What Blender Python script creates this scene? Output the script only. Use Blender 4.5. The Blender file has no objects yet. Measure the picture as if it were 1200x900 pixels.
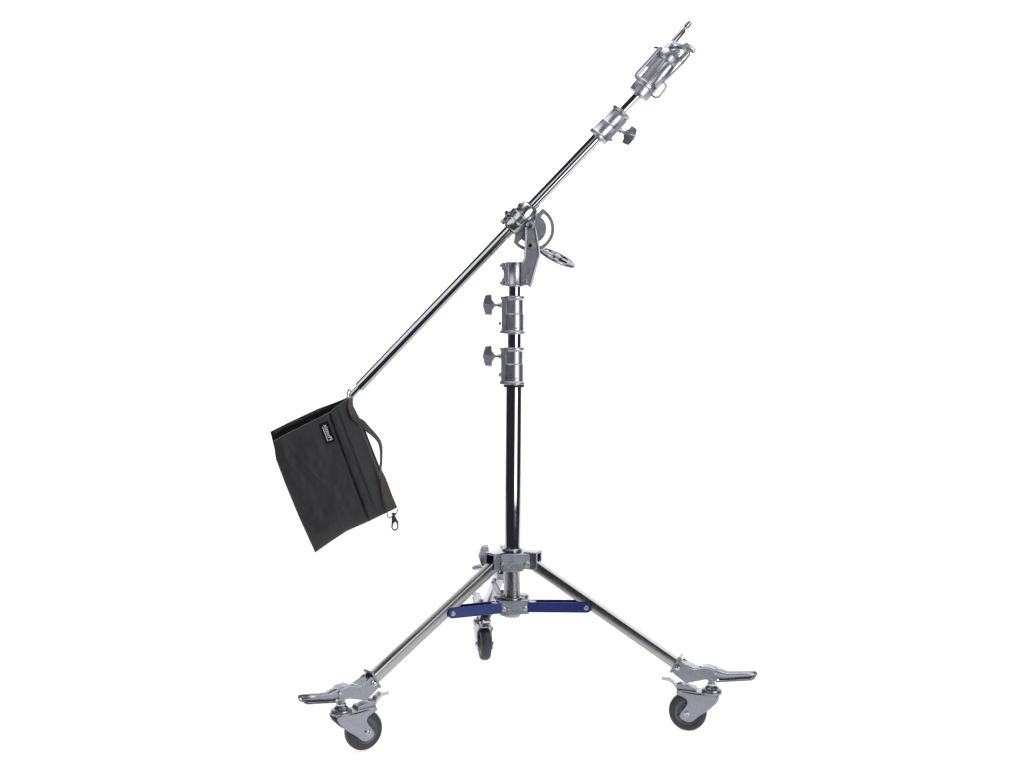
import bpy, bmesh, math, random
from mathutils import Vector, Matrix, noise
sc = bpy.context.scene
PI = math.pi

# ------------------------------------------------------------------ camera
D, F, HOR, EYE = 2.74, 1564.0, 335.0, 0.868      # distance to the column, focal length in 1200-px units, horizon row, eye height
S = F / D                                        # photo pixels per metre at the column
cam = bpy.data.cameras.new('camera'); co = bpy.data.objects.new('camera', cam)
sc.collection.objects.link(co)
co.location = (0, -D, EYE); co.rotation_euler = (math.radians(90), 0, 0)
cam.sensor_width = 36; cam.lens = 36 * F / 1200
cam.shift_y = -(450 - HOR) / 1200
cam.clip_start = 0.05; cam.clip_end = 100
sc.camera = co

# ------------------------------------------------------------------ light
w = bpy.data.worlds.new('World'); sc.world = w; w.use_nodes = True
bg = w.node_tree.nodes['Background']
bg.inputs[0].default_value = (0.8, 0.87, 1.0, 1); bg.inputs[1].default_value = 0.05
def area(name, loc, target, sx, sy, watts, col=(1, 1, 1)):
    l = bpy.data.lights.new(name, 'AREA'); l.shape = 'RECTANGLE'; l.size = sx; l.size_y = sy
    l.energy = watts; l.color = col
    o = bpy.data.objects.new(name, l); sc.collection.objects.link(o); o.location = loc
    o.rotation_euler = (Vector(target) - Vector(loc)).to_track_quat('-Z', 'Y').to_euler()
    return o
area('overhead_softbox', (0.95, 0.35, 2.85), (0.95, 0.35, 0), 3.3, 2.6, 66)
area('key_softbox', (1.95, -2.60, 0.92), (0, 0, 0.76), 2.0, 2.1, 60)
area('added_left_fill', (-1.35, -1.2, 1.75), (-0.1, 0, 1.15), 2.5, 1.1, 13.5)  # added light, placed so the lower boom tube mirrors a white side
area('added_floor_fill', (0, 0.95, -0.5), (0, 1.0, 0), 5.6, 3.4, 140)            # unseen lamp added under the sheet to wash out floor shadows
area('added_wall_fill', (0, 3.0, 1.0), (0, 2.0, 0.95), 6.8, 2.8, 255)            # unseen lamp added behind the sheet to brighten the wall to white
sc.view_settings.view_transform = 'Standard'; sc.view_settings.look = 'None'
sc.view_settings.exposure = 0; sc.view_settings.gamma = 1
sc.render.engine = 'CYCLES'
sc.cycles.max_bounces = 8; sc.cycles.glossy_bounces = 6; sc.cycles.sample_clamp_indirect = 6

# ------------------------------------------------------------------ materials
def mat(name, col, rough=0.5, metal=0.0, rvar=0.0, rscale=60, bump=0.0, bscale=900, cvar=0.0, aniso=None, spec=None, coat=0):
    m = bpy.data.materials.new(name); m.use_nodes = True
    nt = m.node_tree; b = nt.nodes['Principled BSDF']
    b.inputs['Base Color'].default_value = (*col, 1); b.inputs['Roughness'].default_value = rough
    b.inputs['Metallic'].default_value = metal
    if spec is not None: b.inputs['Specular IOR Level'].default_value = spec
    if coat: b.inputs['Coat Weight'].default_value = coat; b.inputs['Coat Roughness'].default_value = 0.15
    tc = nt.nodes.new('ShaderNodeTexCoord')
    if rvar or cvar:
        n = nt.nodes.new('ShaderNodeTexNoise'); n.inputs['Scale'].default_value = rscale
        n.inputs['Detail'].default_value = 6; n.inputs['Roughness'].default_value = 0.65
        nt.links.new(tc.outputs['Object'], n.inputs['Vector'])
        if rvar:
            r = nt.nodes.new('ShaderNodeMapRange')
            r.inputs['From Min'].default_value = 0.3; r.inputs['From Max'].default_value = 0.7
            r.inputs['To Min'].default_value = max(0.02, rough - rvar); r.inputs['To Max'].default_value = rough + rvar
            nt.links.new(n.outputs['Fac'], r.inputs['Value']); nt.links.new(r.outputs['Result'], b.inputs['Roughness'])
        if cvar:
            r = nt.nodes.new('ShaderNodeMix'); r.data_type = 'RGBA'
            r.inputs['A'].default_value = (*[c * (1 - cvar) for c in col], 1)
            r.inputs['B'].default_value = (*[min(1, c * (1 + cvar)) for c in col], 1)
            nt.links.new(n.outputs['Fac'], r.inputs['Factor']); nt.links.new(r.outputs['Result'], b.inputs['Base Color'])
    if bump:
        n2 = nt.nodes.new('ShaderNodeTexNoise'); n2.inputs['Scale'].default_value = bscale; n2.inputs['Detail'].default_value = 4
        nt.links.new(tc.outputs['Object'], n2.inputs['Vector'])
        bp = nt.nodes.new('ShaderNodeBump'); bp.inputs['Strength'].default_value = bump; bp.inputs['Distance'].default_value = 0.001
        nt.links.new(n2.outputs['Fac'], bp.inputs['Height']); nt.links.new(bp.outputs['Normal'], b.inputs['Normal'])
    return m
CHROME = mat('polished_chrome', (0.43, 0.43, 0.455), 0.075, 1, 0.03, 40)
STEEL = mat('zinc_plated_steel', (0.30, 0.295, 0.315), 0.27, 1, 0.04, 160, 0.02, 600, 0.05)
CAST = mat('cast_aluminium', (0.43, 0.438, 0.486), 0.355, 1, 0.06, 130, 0.05, 600, 0.04)
SATIN = mat('satin_aluminium', (0.46, 0.46, 0.495), 0.24, 1, 0.05, 220, 0.06, 1300, 0.05)
PRESSED = mat('pressed_zinc_plate', (0.27, 0.276, 0.312), 0.3, 1, 0.07, 90, 0.06, 500, 0.07)
BLUE = mat('blue_enamel', (0.007, 0.018, 0.145), 0.3, 0, 0.04, 90, 0.02, 500, 0.04)
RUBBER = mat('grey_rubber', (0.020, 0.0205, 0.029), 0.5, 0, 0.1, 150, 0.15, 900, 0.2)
HUBPL = mat('grey_wheel_plastic', (0.075, 0.078, 0.1), 0.38, 0, 0.08, 150)
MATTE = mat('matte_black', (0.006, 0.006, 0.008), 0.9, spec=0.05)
BLACKP = mat('black_plastic', (0.012, 0.012, 0.014), 0.4, 0, 0.08, 100)
DARK = mat('blackened_steel', (0.05, 0.05, 0.06), 0.35, 1, 0.1, 100)
NYLON = mat('charcoal_nylon', (0.029, 0.0285, 0.031), 0.62, 0, 0.06, 60, 0.25, 1500, 0.18, spec=0.35)
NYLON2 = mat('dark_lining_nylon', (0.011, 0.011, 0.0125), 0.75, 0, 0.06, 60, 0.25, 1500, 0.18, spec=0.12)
WEB = mat('brown_grey_webbing', (0.066, 0.054, 0.052), 0.8, 0, 0, 300, 0.6, 1400, 0.3)
PIPING = mat('grey_edge_binding', (0.12, 0.11, 0.11), 0.7, 0, 0, 300, 0.3, 1200, 0.2)
LABELB = mat('black_woven_label', (0.006, 0.006, 0.009), 0.6, 0, 0, 300, 0.2, 2000, 0.2, spec=0.1)
THREAD = mat('white_thread', (0.62, 0.6, 0.62), 0.7, 0, 0, 900, 0.2, 2000, 0.2)
PAPER = mat('translucent_white_sheet', (0.86, 0.86, 0.87), 0.9, 0, 0, 30, 0, 900, 0.01, spec=0.1)
nt = PAPER.node_tree; tr_ = nt.nodes.new('ShaderNodeBsdfTranslucent'); tr_.inputs['Color'].default_value = (0.9, 0.9, 0.9, 1)
mx = nt.nodes.new('ShaderNodeMixShader'); mx.inputs[0].default_value = 0.4
nt.links.new(nt.nodes['Principled BSDF'].outputs[0], mx.inputs[1]); nt.links.new(tr_.outputs[0], mx.inputs[2])
nt.links.new(mx.outputs[0], nt.nodes['Material Output'].inputs['Surface'])

# ------------------------------------------------------------------ mesh helpers
ORG = {}                                            # world origin of each object, for parenting
def frame(o, x, y=None, z=None):
    """4x4 from origin and axes; x and y given, z derived (right handed)."""
    x = Vector(x).normalized(); y = Vector(y); y = (y - x * y.dot(x)).normalized(); z = x.cross(y)
    m = Matrix((x, y, z)).transposed().to_4x4(); m.translation = Vector(o); return m
ID = Matrix.Identity(4)
class MB:
    def __init__(s): s.bm = bmesh.new()
    def prism(s, pts, z0, z1, M=ID):
        """pts: 2-D outline in the frame's x,y; extruded from z0 to z1"""
        area2 = sum(pts[i][0] * pts[(i + 1) % len(pts)][1] - pts[(i + 1) % len(pts)][0] * pts[i][1] for i in range(len(pts)))
        if area2 < 0: pts = pts[::-1]
        if z0 > z1: z0, z1 = z1, z0
        a = [s.bm.verts.new(M @ Vector((p[0], p[1], z0))) for p in pts]
        b = [s.bm.verts.new(M @ Vector((p[0], p[1], z1))) for p in pts]
        n = len(pts)
        s.bm.faces.new(a[::-1]); s.bm.faces.new(b)
        for i in range(n): s.bm.faces.new((a[i], a[(i + 1) % n], b[(i + 1) % n], b[i]))
        return s
    def plate(s, loops, z0, z1, M=ID):
        """outline with holes"""
        t = bmesh.new(); es = []
        for lp in loops:
            vs = [t.verts.new((p[0], p[1], z0)) for p in lp]
            es += [t.edges.new((vs[i], vs[(i + 1) % len(vs)])) for i in range(len(vs))]
        bmesh.ops.triangle_fill(t, edges=es, use_beauty=True, use_dissolve=False)
        r = bmesh.ops.extrude_face_region(t, geom=t.faces[:])
        for v in [g for g in r['geom'] if isinstance(g, bmesh.types.BMVert)]: v.co.z = z1
        bmesh.ops.recalc_face_normals(t, faces=t.faces[:])
        bmesh.ops.transform(t, matrix=M, verts=t.verts[:])
        me = bpy.data.meshes.new('tmp'); t.to_mesh(me); t.free(); s.bm.from_mesh(me); bpy.data.meshes.remove(me)
        return s
    def box(s, c, d, M=ID):
        x, y, z = [q / 2 for q in d]
        return s.prism([(c[0] - x, c[1] - y), (c[0] + x, c[1] - y), (c[0] + x, c[1] + y), (c[0] - x, c[1] + y)], c[2] - z, c[2] + z, M)
    def lathe(s, prof, M=ID, seg=36, caps=True, closed=False):
        """prof: (height along frame z, radius)"""
        rings = []
        for h, r in prof:
            rings.append([s.bm.verts.new(M @ Vector((r * math.cos(2 * PI * k / seg), r * math.sin(2 * PI * k / seg), h))) for k in range(seg)])
        m = len(rings)
        for i in range(m if closed else m - 1):
            A, B = rings[i], rings[(i + 1) % m]
            for k in range(seg): s.bm.faces.new((A[k], A[(k + 1) % seg], B[(k + 1) % seg], B[k]))
        if caps and not closed: s.bm.faces.new(rings[0][::-1]); s.bm.faces.new(rings[-1])
        return s
    def cyl(s, p0, p1, r0, r1=None, seg=28):
        p0, p1 = Vector(p0), Vector(p1); r1 = r0 if r1 is None else r1
        return s.lathe([(0, r0), ((p1 - p0).length, r1)], axis(p0, p1), seg)
    def tube(s, pts, r, seg=12, closed=False):
        pts = [Vector(p) for p in pts]; n = len(pts); rings = []
        tg = []
        for i in range(n):
            a = pts[(i - 1) % n] if (closed or i > 0) else pts[i]
            b = pts[(i + 1) % n] if (closed or i < n - 1) else pts[i]
            tg.append((b - a).normalized())
        u = tg[0].orthogonal().normalized()
        for i in range(n):
            u = (u - tg[i] * u.dot(tg[i])).normalized(); v = tg[i].cross(u)
            rr = r[i] if isinstance(r, (list, tuple)) else r
            rings.append([s.bm.verts.new(pts[i] + u * rr * math.cos(2 * PI * k / seg) + v * rr * math.sin(2 * PI * k / seg)) for k in range(seg)])
        for i in range(n if closed else n - 1):
            A, B = rings[i], rings[(i + 1) % n]
            for k in range(seg): s.bm.faces.new((A[k], A[(k + 1) % seg], B[(k + 1) % seg], B[k]))
        if not closed: s.bm.faces.new(rings[0][::-1]); s.bm.faces.new(rings[-1])
        return s
    def hexbolt(s, p, n, r, h, socket=True):
        """round bolt head on a washer, axis n, with a hexagon recess"""
        M = axis(p, Vector(p) + Vector(n))
        s.lathe([(0, r * 1.25), (h * 0.25, r * 1.25), (h * 0.26, r), (h * 0.9, r), (h, r * 0.88)] + ([(h, r * 0.55), (h * 0.5, r * 0.5)] if socket else []), M, 18)
        return s
    def split(s, name, m, parent, bevel=0.0):
        """one object per separate piece: bolts, rings and the like"""
        left = set(s.bm.verts); out = []
        while left:
            st_ = [left.pop()]; grp = set(st_)
            while st_:
                v = st_.pop()
                for e in v.link_edges:
                    o = e.other_vert(v)
                    if o in left: left.discard(o); grp.add(o); st_.append(o)
            q = MB(); ix = {v: q.bm.verts.new(v.co) for v in grp}
            for f in s.bm.faces:
                if f.verts[0] in grp: q.bm.faces.new([ix[v] for v in f.verts])
            out.append(q.build(name, m, parent, bevel))
        s.bm.free(); return out
    def build(s, name, m, parent=None, bevel=0.0, seg=2, sharp=38, weld=False):
        bm = s.bm
        if weld: bmesh.ops.remove_doubles(bm, verts=bm.verts[:], dist=1e-6)
        bmesh.ops.recalc_face_normals(bm, faces=bm.faces[:])
        c = Vector()
        for v in bm.verts: c += v.co
        c /= max(1, len(bm.verts))
        bmesh.ops.translate(bm, vec=-c, verts=bm.verts[:])
        me = bpy.data.meshes.new(name); bm.to_mesh(me); bm.free()
        for p in me.polygons: p.use_smooth = True
        me.set_sharp_from_angle(angle=math.radians(sharp))
        me.materials.append(m)
        o = bpy.data.objects.new(name, me); sc.collection.objects.link(o)
        ORG[o] = c
        if parent: o.parent = parent; o.location = c - ORG[parent]
        else: o.location = c
        if bevel:
            b = o.modifiers.new('bevel', 'BEVEL'); b.width = bevel; b.segments = seg
            b.limit_method = 'ANGLE'; b.angle_limit = math.radians(35); b.use_clamp_overlap = True
        return o
def axis(p0, p1):
    p0, p1 = Vector(p0), Vector(p1); z = (p1 - p0).normalized()
    x = Vector((0, -1, 0)); x = x - z * x.dot(z)
    if x.length < 1e-3: x = Vector((1, 0, 0)); x = x - z * x.dot(z)
    x.normalize(); y = z.cross(x)
    m = Matrix((x, y, z)).transposed().to_4x4(); m.translation = p0; return m
def thing(name, loc, label, cat):
    o = bpy.data.objects.new(name, None); sc.collection.objects.link(o)
    o.location = loc; o.empty_display_size = 0.1; o['label'] = label; o['category'] = cat
    ORG[o] = Vector(loc); return o
def at(px, py, Y=0.0):                              # a measured photo point at depth Y -> metres
    k = (D + Y) / F
    return Vector(((px - 600) * k, Y, EYE - (py - HOR) * k))
def arc(cx, cy, r, a0, a1, n):
    return [(cx + r * math.cos(math.radians(a0 + (a1 - a0) * i / n)), cy + r * math.sin(math.radians(a0 + (a1 - a0) * i / n))) for i in range(n + 1)]
U = 1 / S                                           # one photo pixel at the column, in metres
def rounded(pts, r, n=4):
    """round the corners of a 2-D outline"""
    out = []; m = len(pts)
    for i in range(m):
        p = Vector(pts[i]); a = Vector(pts[i - 1]) - p; b = Vector(pts[(i + 1) % m]) - p
        d = min(r, a.length * 0.45, b.length * 0.45)
        A = p + a.normalized() * d; B = p + b.normalized() * d
        for k in range(n + 1):
            t = k / n; q = A * (1 - t) ** 2 + p * 2 * t * (1 - t) + B * t * t; out.append((q.x, q.y))
    return out
VIEW = Vector((0, -1, 0))

# ------------------------------------------------------------------ setting: the white sweep it stands on
b = MB(); prof = [(-0.62, 0.0), (0.0, 0.0), (0.8, 0.0), (1.6, 0.0)]
prof += [(1.6 + 0.7 * math.sin(a), 0.7 - 0.7 * math.cos(a)) for a in [PI / 2 * i / 16 for i in range(1, 17)]] + [(2.3, 3.0)]
rows = [[b.bm.verts.new((x, y, z)) for x in [k * (1.52 + 0.82 * y) for k in (-1, -0.5, 0, 0.5, 1)]] for y, z in prof]
for i in range(len(rows) - 1):
    for k in range(4): b.bm.faces.new((rows[i][k], rows[i][k + 1], rows[i + 1][k + 1], rows[i + 1][k]))
bk = b.build('backdrop', PAPER); bk['kind'] = 'structure'
bk['label'] = 'seamless white backdrop sweeping under and behind the stand'

# ================================================================== THE STAND
stand = thing('boom_stand', (0, 0, 0), 'chrome boom light stand on three castor wheels with blue leg braces', 'light stand')

# ---- column tubes (the riser leans a hair to the right) ----
def ax(py): return at(600 + (725 - py) * 3.2 / 395, py)
def vtube(name, y0, y1, rpx, m, seg=40):
    return MB().lathe([(0, rpx * U), ((ax(y1) - ax(y0)).length, rpx * U)], axis(ax(y0), ax(y1)), seg).build(name, m, stand, bevel=0.0006)
vtube('column_tube', 719, 450, 9.5, CHROME)
vtube('middle_riser_tube', 452, 388, 8.2, CHROME)
vtube('top_riser_tube', 390, 320, 7.2, CHROME)

def knob_mesh(b, base, tip, wing, hw, thick, prof=None):
    """T-handle: shaft from base to tip, faceted wings lying along `wing`"""
    base, tip = Vector(base), Vector(tip); d = (tip - base).normalized()
    M = frame(tip, d, wing)                          # x outwards, y along the wing, z thickness
    h = hw
    L = 12 * U * thick
    pts = [(-0.2 * L, -0.30 * h), (-0.02 * L, -0.5 * h), (0.02 * L, -0.98 * h), (0.74 * L, -0.92 * h), (0.9 * L, -0.45 * h), (0.9 * L, 0.0),
           (0.9 * L, 0.42 * h), (0.72 * L, 0.95 * h), (0.06 * L, 1.0 * h), (0.0 * L, 0.5 * h), (-0.2 * L, 0.30 * h)]
    lo = [p for p in pts if p[1] <= 0.02 * h] + [(-0.2 * L, 0.02 * h)]
    hi = [(-0.2 * L, -0.02 * h), (0.9 * L, -0.02 * h)] + [p for p in pts if p[1] > 0.02 * h]
    b.prism(lo, -3.2 * U, 3.2 * U, M @ Matrix.Rotation(math.radians(17), 4, 'X'))
    b.prism(hi, -3.2 * U, 3.2 * U, M @ Matrix.Rotation(math.radians(-17), 4, 'X'))
    b.lathe([(-0.35 * L, 2.4 * U), (0.5 * L, 3.6 * U), (0.92 * L, 3.9 * U), (1.0 * L, 3.0 * U)], axis(tip, tip + d), 20)
def knob(parent, base, tip, wing, hw=13 * U, thick=1.0, name='clamp_knob', m=CAST):
    b = MB(); knob_mesh(b, base, tip, wing, hw, thick)
    k = b.build(name, m, parent, bevel=0.0012)
    s = MB(); base = Vector(base); tip = Vector(tip); L = (tip - base).length
    s.lathe([(0, 3.6 * U), (L * 0.34, 3.2 * U), (L * 0.4, 1.9 * U), (L * 0.66, 1.7 * U), (L * 0.7, 2.6 * U), (L * 1.0, 2.5 * U)], axis(base, tip), 20)
    s.build('knob_screw', SATIN, parent, bevel=0.0004)
    return k

# ---- the two column collars ----
def collar(y0, y1, ystep, ky, shoulder):
    A, B = ax(y1), ax(y0); M = axis(A, B); H = (B - A).length; hs = (y1 - ystep) * U
    b = MB()
    b.lathe([(0, 8.6 * U), (0.0002, 12.6 * U), (0.8 * U, 13.1 * U), (2.6 * U, 13.1 * U), (3.6 * U, 12.0 * U), (4.2 * U, 11.3 * U), (hs - 0.5 * U, 11.3 * U), (hs, 10.9 * U),
             (hs + 0.4 * U, 10.4 * U), (H - 4.8 * U, 10.4 * U), (H - 3.8 * U, 11.4 * U), (H - 3.0 * U, 12.4 * U), (H - 1.0 * U, 12.4 * U), (H - 0.2 * U, 11.6 * U), (H, 7.4 * U)], M, 48)
    c = (A + B) / 2
    # split-clamp lug on the left, with flared ends
    Ml = frame(c, (1, 0, 0), (0, 0, 1))
    hh = H / 2
    b.prism([(-17 * U, -hh + 0.6 * U), (-9 * U, -hh + 0.6 * U), (-9 * U, hh - 0.6 * U), (-16.4 * U, hh - 0.6 * U), (-16.4 * U, hh - 3.4 * U), (-15.2 * U, hh - 5 * U), (-15.2 * U, -hh + 5 * U), (-17 * U, -hh + 3.6 * U)], -7.5 * U, 5.5 * U, Ml)
    # raised pad in front, edge at the step
    o = b.build('collar', CAST, stand, bevel=0.0009)
    bo = at(587.5, ky); knob(o, bo, at(577.0, ky), (-0.06, 0.1, 1), 13.2 * U, 0.95)
    s = MB().hexbolt(at(587.0, ky + 21.5), (-1, 0, 0), 2.6 * U, 2.6 * U); s.build('screw', SATIN, o)
    p = ax(ystep + 17) + Vector((2.4 * U, -11.15 * U, 0))
    MB().cyl(p + Vector((0, 0.002, 0)), p + Vector((0.0002, -0.0006, 0)), 0.85 * U, seg=12).build('rivet', DARK, o)
    if shoulder: MB().lathe([(0, 9.0 * U), (0.0001, 12.3 * U), (2.2 * U, 12.6 * U), (2.6 * U, 9.0 * U)], axis(ax(453.4), ax(450)), 40).build('rubber_ring', BLACKP, o)
    return o
collar(346.6, 391.3, 367.5, 357.5, False)
collar(406.6, 450.6, 426.3, 417.4, True)

# ---- head bracket clamped on the riser: split cylinder, two arms ----
A, B = ax(336), ax(306.5)
b = MB()
H = (B - A).length
b.lathe([(0, 7.3 * U), (0.0002, 10.2 * U), (1.5 * U, 10.6 * U), (3.0 * U, 9.6 * U), (H - 2.5 * U, 9.6 * U), (H - 1.2 * U, 10.2 * U), (H - 0.3 * U, 9.6 * U), (H, 2 * U)], axis(A, B), 40)
Mh = frame((A + B) / 2, (1, 0, 0), (0, 0, 1))
hh = H / 2
for z0, z1 in ((-8 * U, -1.2 * U), (1.2 * U, 8 * U)):   # split lugs
    b.prism([(-15.5 * U, -hh + 1 * U), (-7 * U, -hh + 1 * U), (-7 * U, hh - 1 * U), (-15.5 * U, hh - 1 * U), (-15.5 * U, hh - 9 * U), (-13.3 * U, hh - 11 * U), (-13.3 * U, -hh + 11 * U), (-15.5 * U, -hh + 9 * U)], z0, z1, Mh)
b.prism([(7 * U, -hh + 1.5 * U), (14 * U, -hh + 1.5 * U), (18.5 * U, -hh + 7 * U), (18 * U, hh - 2 * U), (10 * U, hh + 1 * U), (7 * U, hh - 1 * U)], -7 * U, 7 * U, Mh)
head = b.build('head_bracket', CAST, stand, bevel=0.001)
s = MB()
for dy in (hh - 4.5 * U, -hh + 4.5 * U):
    p = Mh @ Vector((-12.5 * U, dy, 8 * U)); s.hexbolt(p, VIEW, 2.3 * U, 3.2 * U)
    p = Mh @ Vector((-15.3 * U, dy, 3.5 * U)); s.hexbolt(p, (-1, 0, 0), 2.1 * U, 2.2 * U)
s.split('clamp_bolt', SATIN, head, bevel=0.0003)
Z2 = lambda x, y: ((560 + x / 6.92 - 620) * U, (275 - (210 + y / 6.92)) * U)   # measured outline of the arm
Ma = frame(at(620, 275), (1, 0, 0), (0, 0, 1))                                  # z towards the camera
edge_r = [Z2(*p) for p in [(455, 372), (470, 430), (494, 575), (497, 620), (482, 675), (430, 862), (412, 872)]]
outline = [Z2(*p) for p in [(390, 400), (398, 372), (422, 358), (448, 368), (462, 400), (490, 570), (492, 625), (470, 690), (418, 862), (398, 862), (388, 822), (350, 800), (352, 700), (370, 655), (380, 560)]]
for nm, zc in (('arm_plate', 7.2), ('arm_plate', -10.2)):
    b = MB()
    hole = arc(*Z2(422, 540), 2.4 * U, 0, 330, 11)
    b.plate([rounded(outline, 1.2 * U, 3), hole], zc * U, (zc + 2.2) * U, Ma)
    sg = 1 if zc > 0 else -1; zf = zc + 2.2 if zc > 0 else zc
    rim = lambda pts, wd: [b.tube([Ma @ Vector((p[0], p[1], (zf + sg * 0.6) * U)) for p in pts], wd * U, 10)]
    rim(edge_r, 1.5)
    rim([Z2(*p) for p in [(392, 392), (386, 560), (376, 650), (356, 692)]], 1.3)
    rim([Z2(*p) for p in arc(422, 386, 31, -10, -170, 10)], 1.3)
    b.lathe([(0, 3.2 * U), (0.1 * U, 5.2 * U), (1.4 * U, 5.0 * U), (1.5 * U, 2.7 * U), (-0.8 * U, 2.5 * U)], axis(Ma @ Vector((*Z2(422, 540), zf * U)), Ma @ Vector((*Z2(422, 540), (zf + sg) * U))), 24, caps=False)
    b.prism([Z2(*p) for p in [(350, 795), (398, 795), (402, 862), (350, 862)]], (zc + 0.3) * U, (zc + 3.4 if zc > 0 else zc - 1.2) * U, Ma)
    a = b.build('arm_plate', CAST, head, bevel=0.0007)
s = MB(); p0 = Ma @ Vector((*Z2(425, 388), -12 * U)); p1 = Ma @ Vector((*Z2(425, 388), 9.2 * U))
s.cyl(p0, p1, 2.8 * U); s.hexbolt(p1, VIEW, 3.6 * U, 3.4 * U); s.build('pivot_bolt', CHROME, head, bevel=0.0003)
s = MB(); s.hexbolt(Ma @ Vector((*Z2(380, 832), 10.5 * U)), VIEW, 2.6 * U, 2.2 * U); s.split('foot_bolt', SATIN, head, bevel=0.0003)
s = MB(); s.cyl(Ma @ Vector((*Z2(422, 540), -9 * U)), Ma @ Vector((*Z2(422, 540), 7.6 * U)), 2.2 * U); s.build('locking_bolt', DARK, head)

# ---- tilt quadrant with its curved slot ----
q = Z2(437, 402); R1, Ri, Rs = 26.6 * U, 22.6 * U, 17.2 * U
outer = arc(*q, R1, 62, -143, 48) + arc(q[0] - 14 * U, q[1] + 8 * U, 4 * U, 215, 130, 4) + arc(q[0] + 3 * U, q[1] + 13 * U, 3 * U, 120, 60, 3)
slot = arc(*q, Ri, 52, -134, 40) + arc(*q, Rs, -134, 52, 40)
MB().plate([outer, rounded(slot, 1.5 * U, 3)], -4.5 * U, 3.2 * U, Ma).build('tilt_quadrant', CAST, stand, bevel=0.0007)

# ---- handwheel behind the arms ----
c = at(653, 302, 0.035); ang = math.radians(-26)
major = Vector((math.cos(ang), 0, math.sin(ang))); nimg = Vector((-math.sin(ang), 0, math.cos(ang)))
nrm = (nimg * 0.972 + VIEW * 0.235).normalized()
Mw = frame(c, major, nrm.cross(major))
b = MB(); RW = 24.3 * U
b.lathe([(-2.0 * U, RW * 0.84), (-1.6 * U, RW * 0.97), (0, RW), (1.6 * U, RW * 0.97), (2.2 * U, RW * 0.9), (1.8 * U, RW * 0.8), (-0.6 * U, RW * 0.78)], Mw, 56, closed=True)
b.lathe([(-3.5 * U, RW * 0.25), (2.2 * U, RW * 0.25), (3.0 * U, RW * 0.18)], Mw, 24)
b.box((0, 0, 0.4 * U), (RW * 1.66, RW * 0.36, 2.6 * U), Mw)
for sx in (-0.02,): b.box((sx * RW, 0, 0.3 * U), (RW * 0.2, RW * 1.66, 2.2 * U), Mw)
for sx in (-0.58, 0.6): b.box((sx * RW, 0, 0.3 * U), (RW * 0.16, RW * 1.25, 2.0 * U), Mw)
hw = b.build('handwheel', PRESSED, stand, bevel=0.0006)
MB().lathe([(-1.6 * U, RW * 0.82), (-0.9 * U, RW * 0.82)], Mw, 40).build('slot_shade_disc', MATTE, hw)  # black disc standing in for the shade between the spokes
MB().cyl(c - nrm * 2 * U, at(622.5, 287.5, 0.012), 3.0 * U).build('handwheel_screw', STEEL, hw)

# ---- boom: frame along its axis ----
BA = Vector((609, 256.7)); bang = math.radians(46.35)
bd = Vector((math.cos(bang), 0, math.sin(bang))); bn = Vector((-math.sin(bang), 0, math.cos(bang)))   # along, up-left
B0 = at(BA.x, BA.y)
def bp(s, v=0.0, dep=0.0): return B0 + bd * (s * U) + bn * (v * U) + VIEW * (dep * U)
def bz(px, py):                                     # photo point -> (s, v) in pixels
    d = Vector((px - BA.x, 0, -(py - BA.y))); return d.dot(bd), d.dot(bn)
def blathe(b, prof, seg=40): return b.lathe([((h - prof[0][0]) * U, r * U) for h, r in prof], axis(bp(prof[0][0]), bp(prof[0][0] + 1)), seg)
s_end = bz(420.5, 454)[0]
b = MB(); blathe(b, [(s_end, 4.2), (s_end, 6.35), (135, 6.35)], 44)
boom = b.build('boom_tube', CHROME, stand, bevel=0.0005)
b = MB(); blathe(b, [(120, 4.85), (200, 4.85)], 40); b.build('inner_boom_tube', CHROME, boom)
b = MB(); blathe(b, [(s_end - 13.5, 3.2), (s_end - 13, 3.9), (s_end + 4, 3.9)], 32); b.build('boom_end_tube', CHROME, boom, bevel=0.0006)
# snap hook at the boom's lower end, carrying the bag
hk = MB()
lp = [at(*p) for p in [(413.5, 462), (411, 458.5), (409.8, 456.2), (408.4, 456.6), (407.4, 460), (406.8, 465), (407.8, 469), (410.6, 469.5), (412.6, 466.5), (413.2, 463.5)]]
hk.tube(lp, 1.0 * U, 10, closed=True)
hk.lathe([(0, 3.0 * U), (1.4 * U, 3.3 * U), (2.6 * U, 2.0 * U)], axis(bp(s_end - 13), bp(s_end - 14)), 20)
hk.build('end_hook', CHROME, boom)

# boom clamp
b = MB(); blathe(b, [(-16.5, 7), (-16.5, 10.2), (-14.5, 11.6), (-5.6, 11.9), (-5.0, 11.0), (-4.4, 11.9), (4.0, 12.4), (4.6, 11.4), (5.2, 12.4), (17.5, 11.6), (19.6, 10.2), (19.8, 7)], 48)
Mb = frame(B0, bd, bn)                              # x along boom, y up-left, z away from camera? (bd x bn = -VIEW or VIEW)
b.prism([(-13 * U, -8 * U), (-10 * U, -15 * U), (8 * U, -17 * U), (15 * U, -13 * U), (17 * U, -8 * U)], -6.5 * U, 6.5 * U, Mb)   # cheek that joins the quadrant
for x0, x1 in ((-14.5, -8.5), (-3.5, 4.5)):         # upper lugs
    b.prism([(x0 * U, 8 * U), (x1 * U, 8 * U), (x1 * U, 14.5 * U), (x0 * U, 14.5 * U)], -6 * U, 6 * U, Mb)
b.prism([(8.5 * U, 9 * U), (15.5 * U, 9 * U), (14 * U, 13.2 * U), (9.5 * U, 13.2 * U)], -6 * U, 6 * U, Mb)
clamp = b.build('boom_clamp', SATIN, stand, bevel=0.0011)
s = MB()
s.cyl(bp(-17, 12), bp(6.5, 12), 1.9 * U); s.hexbolt(bp(-14.5, 12), -bd, 2.8 * U, 4 * U)
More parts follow.
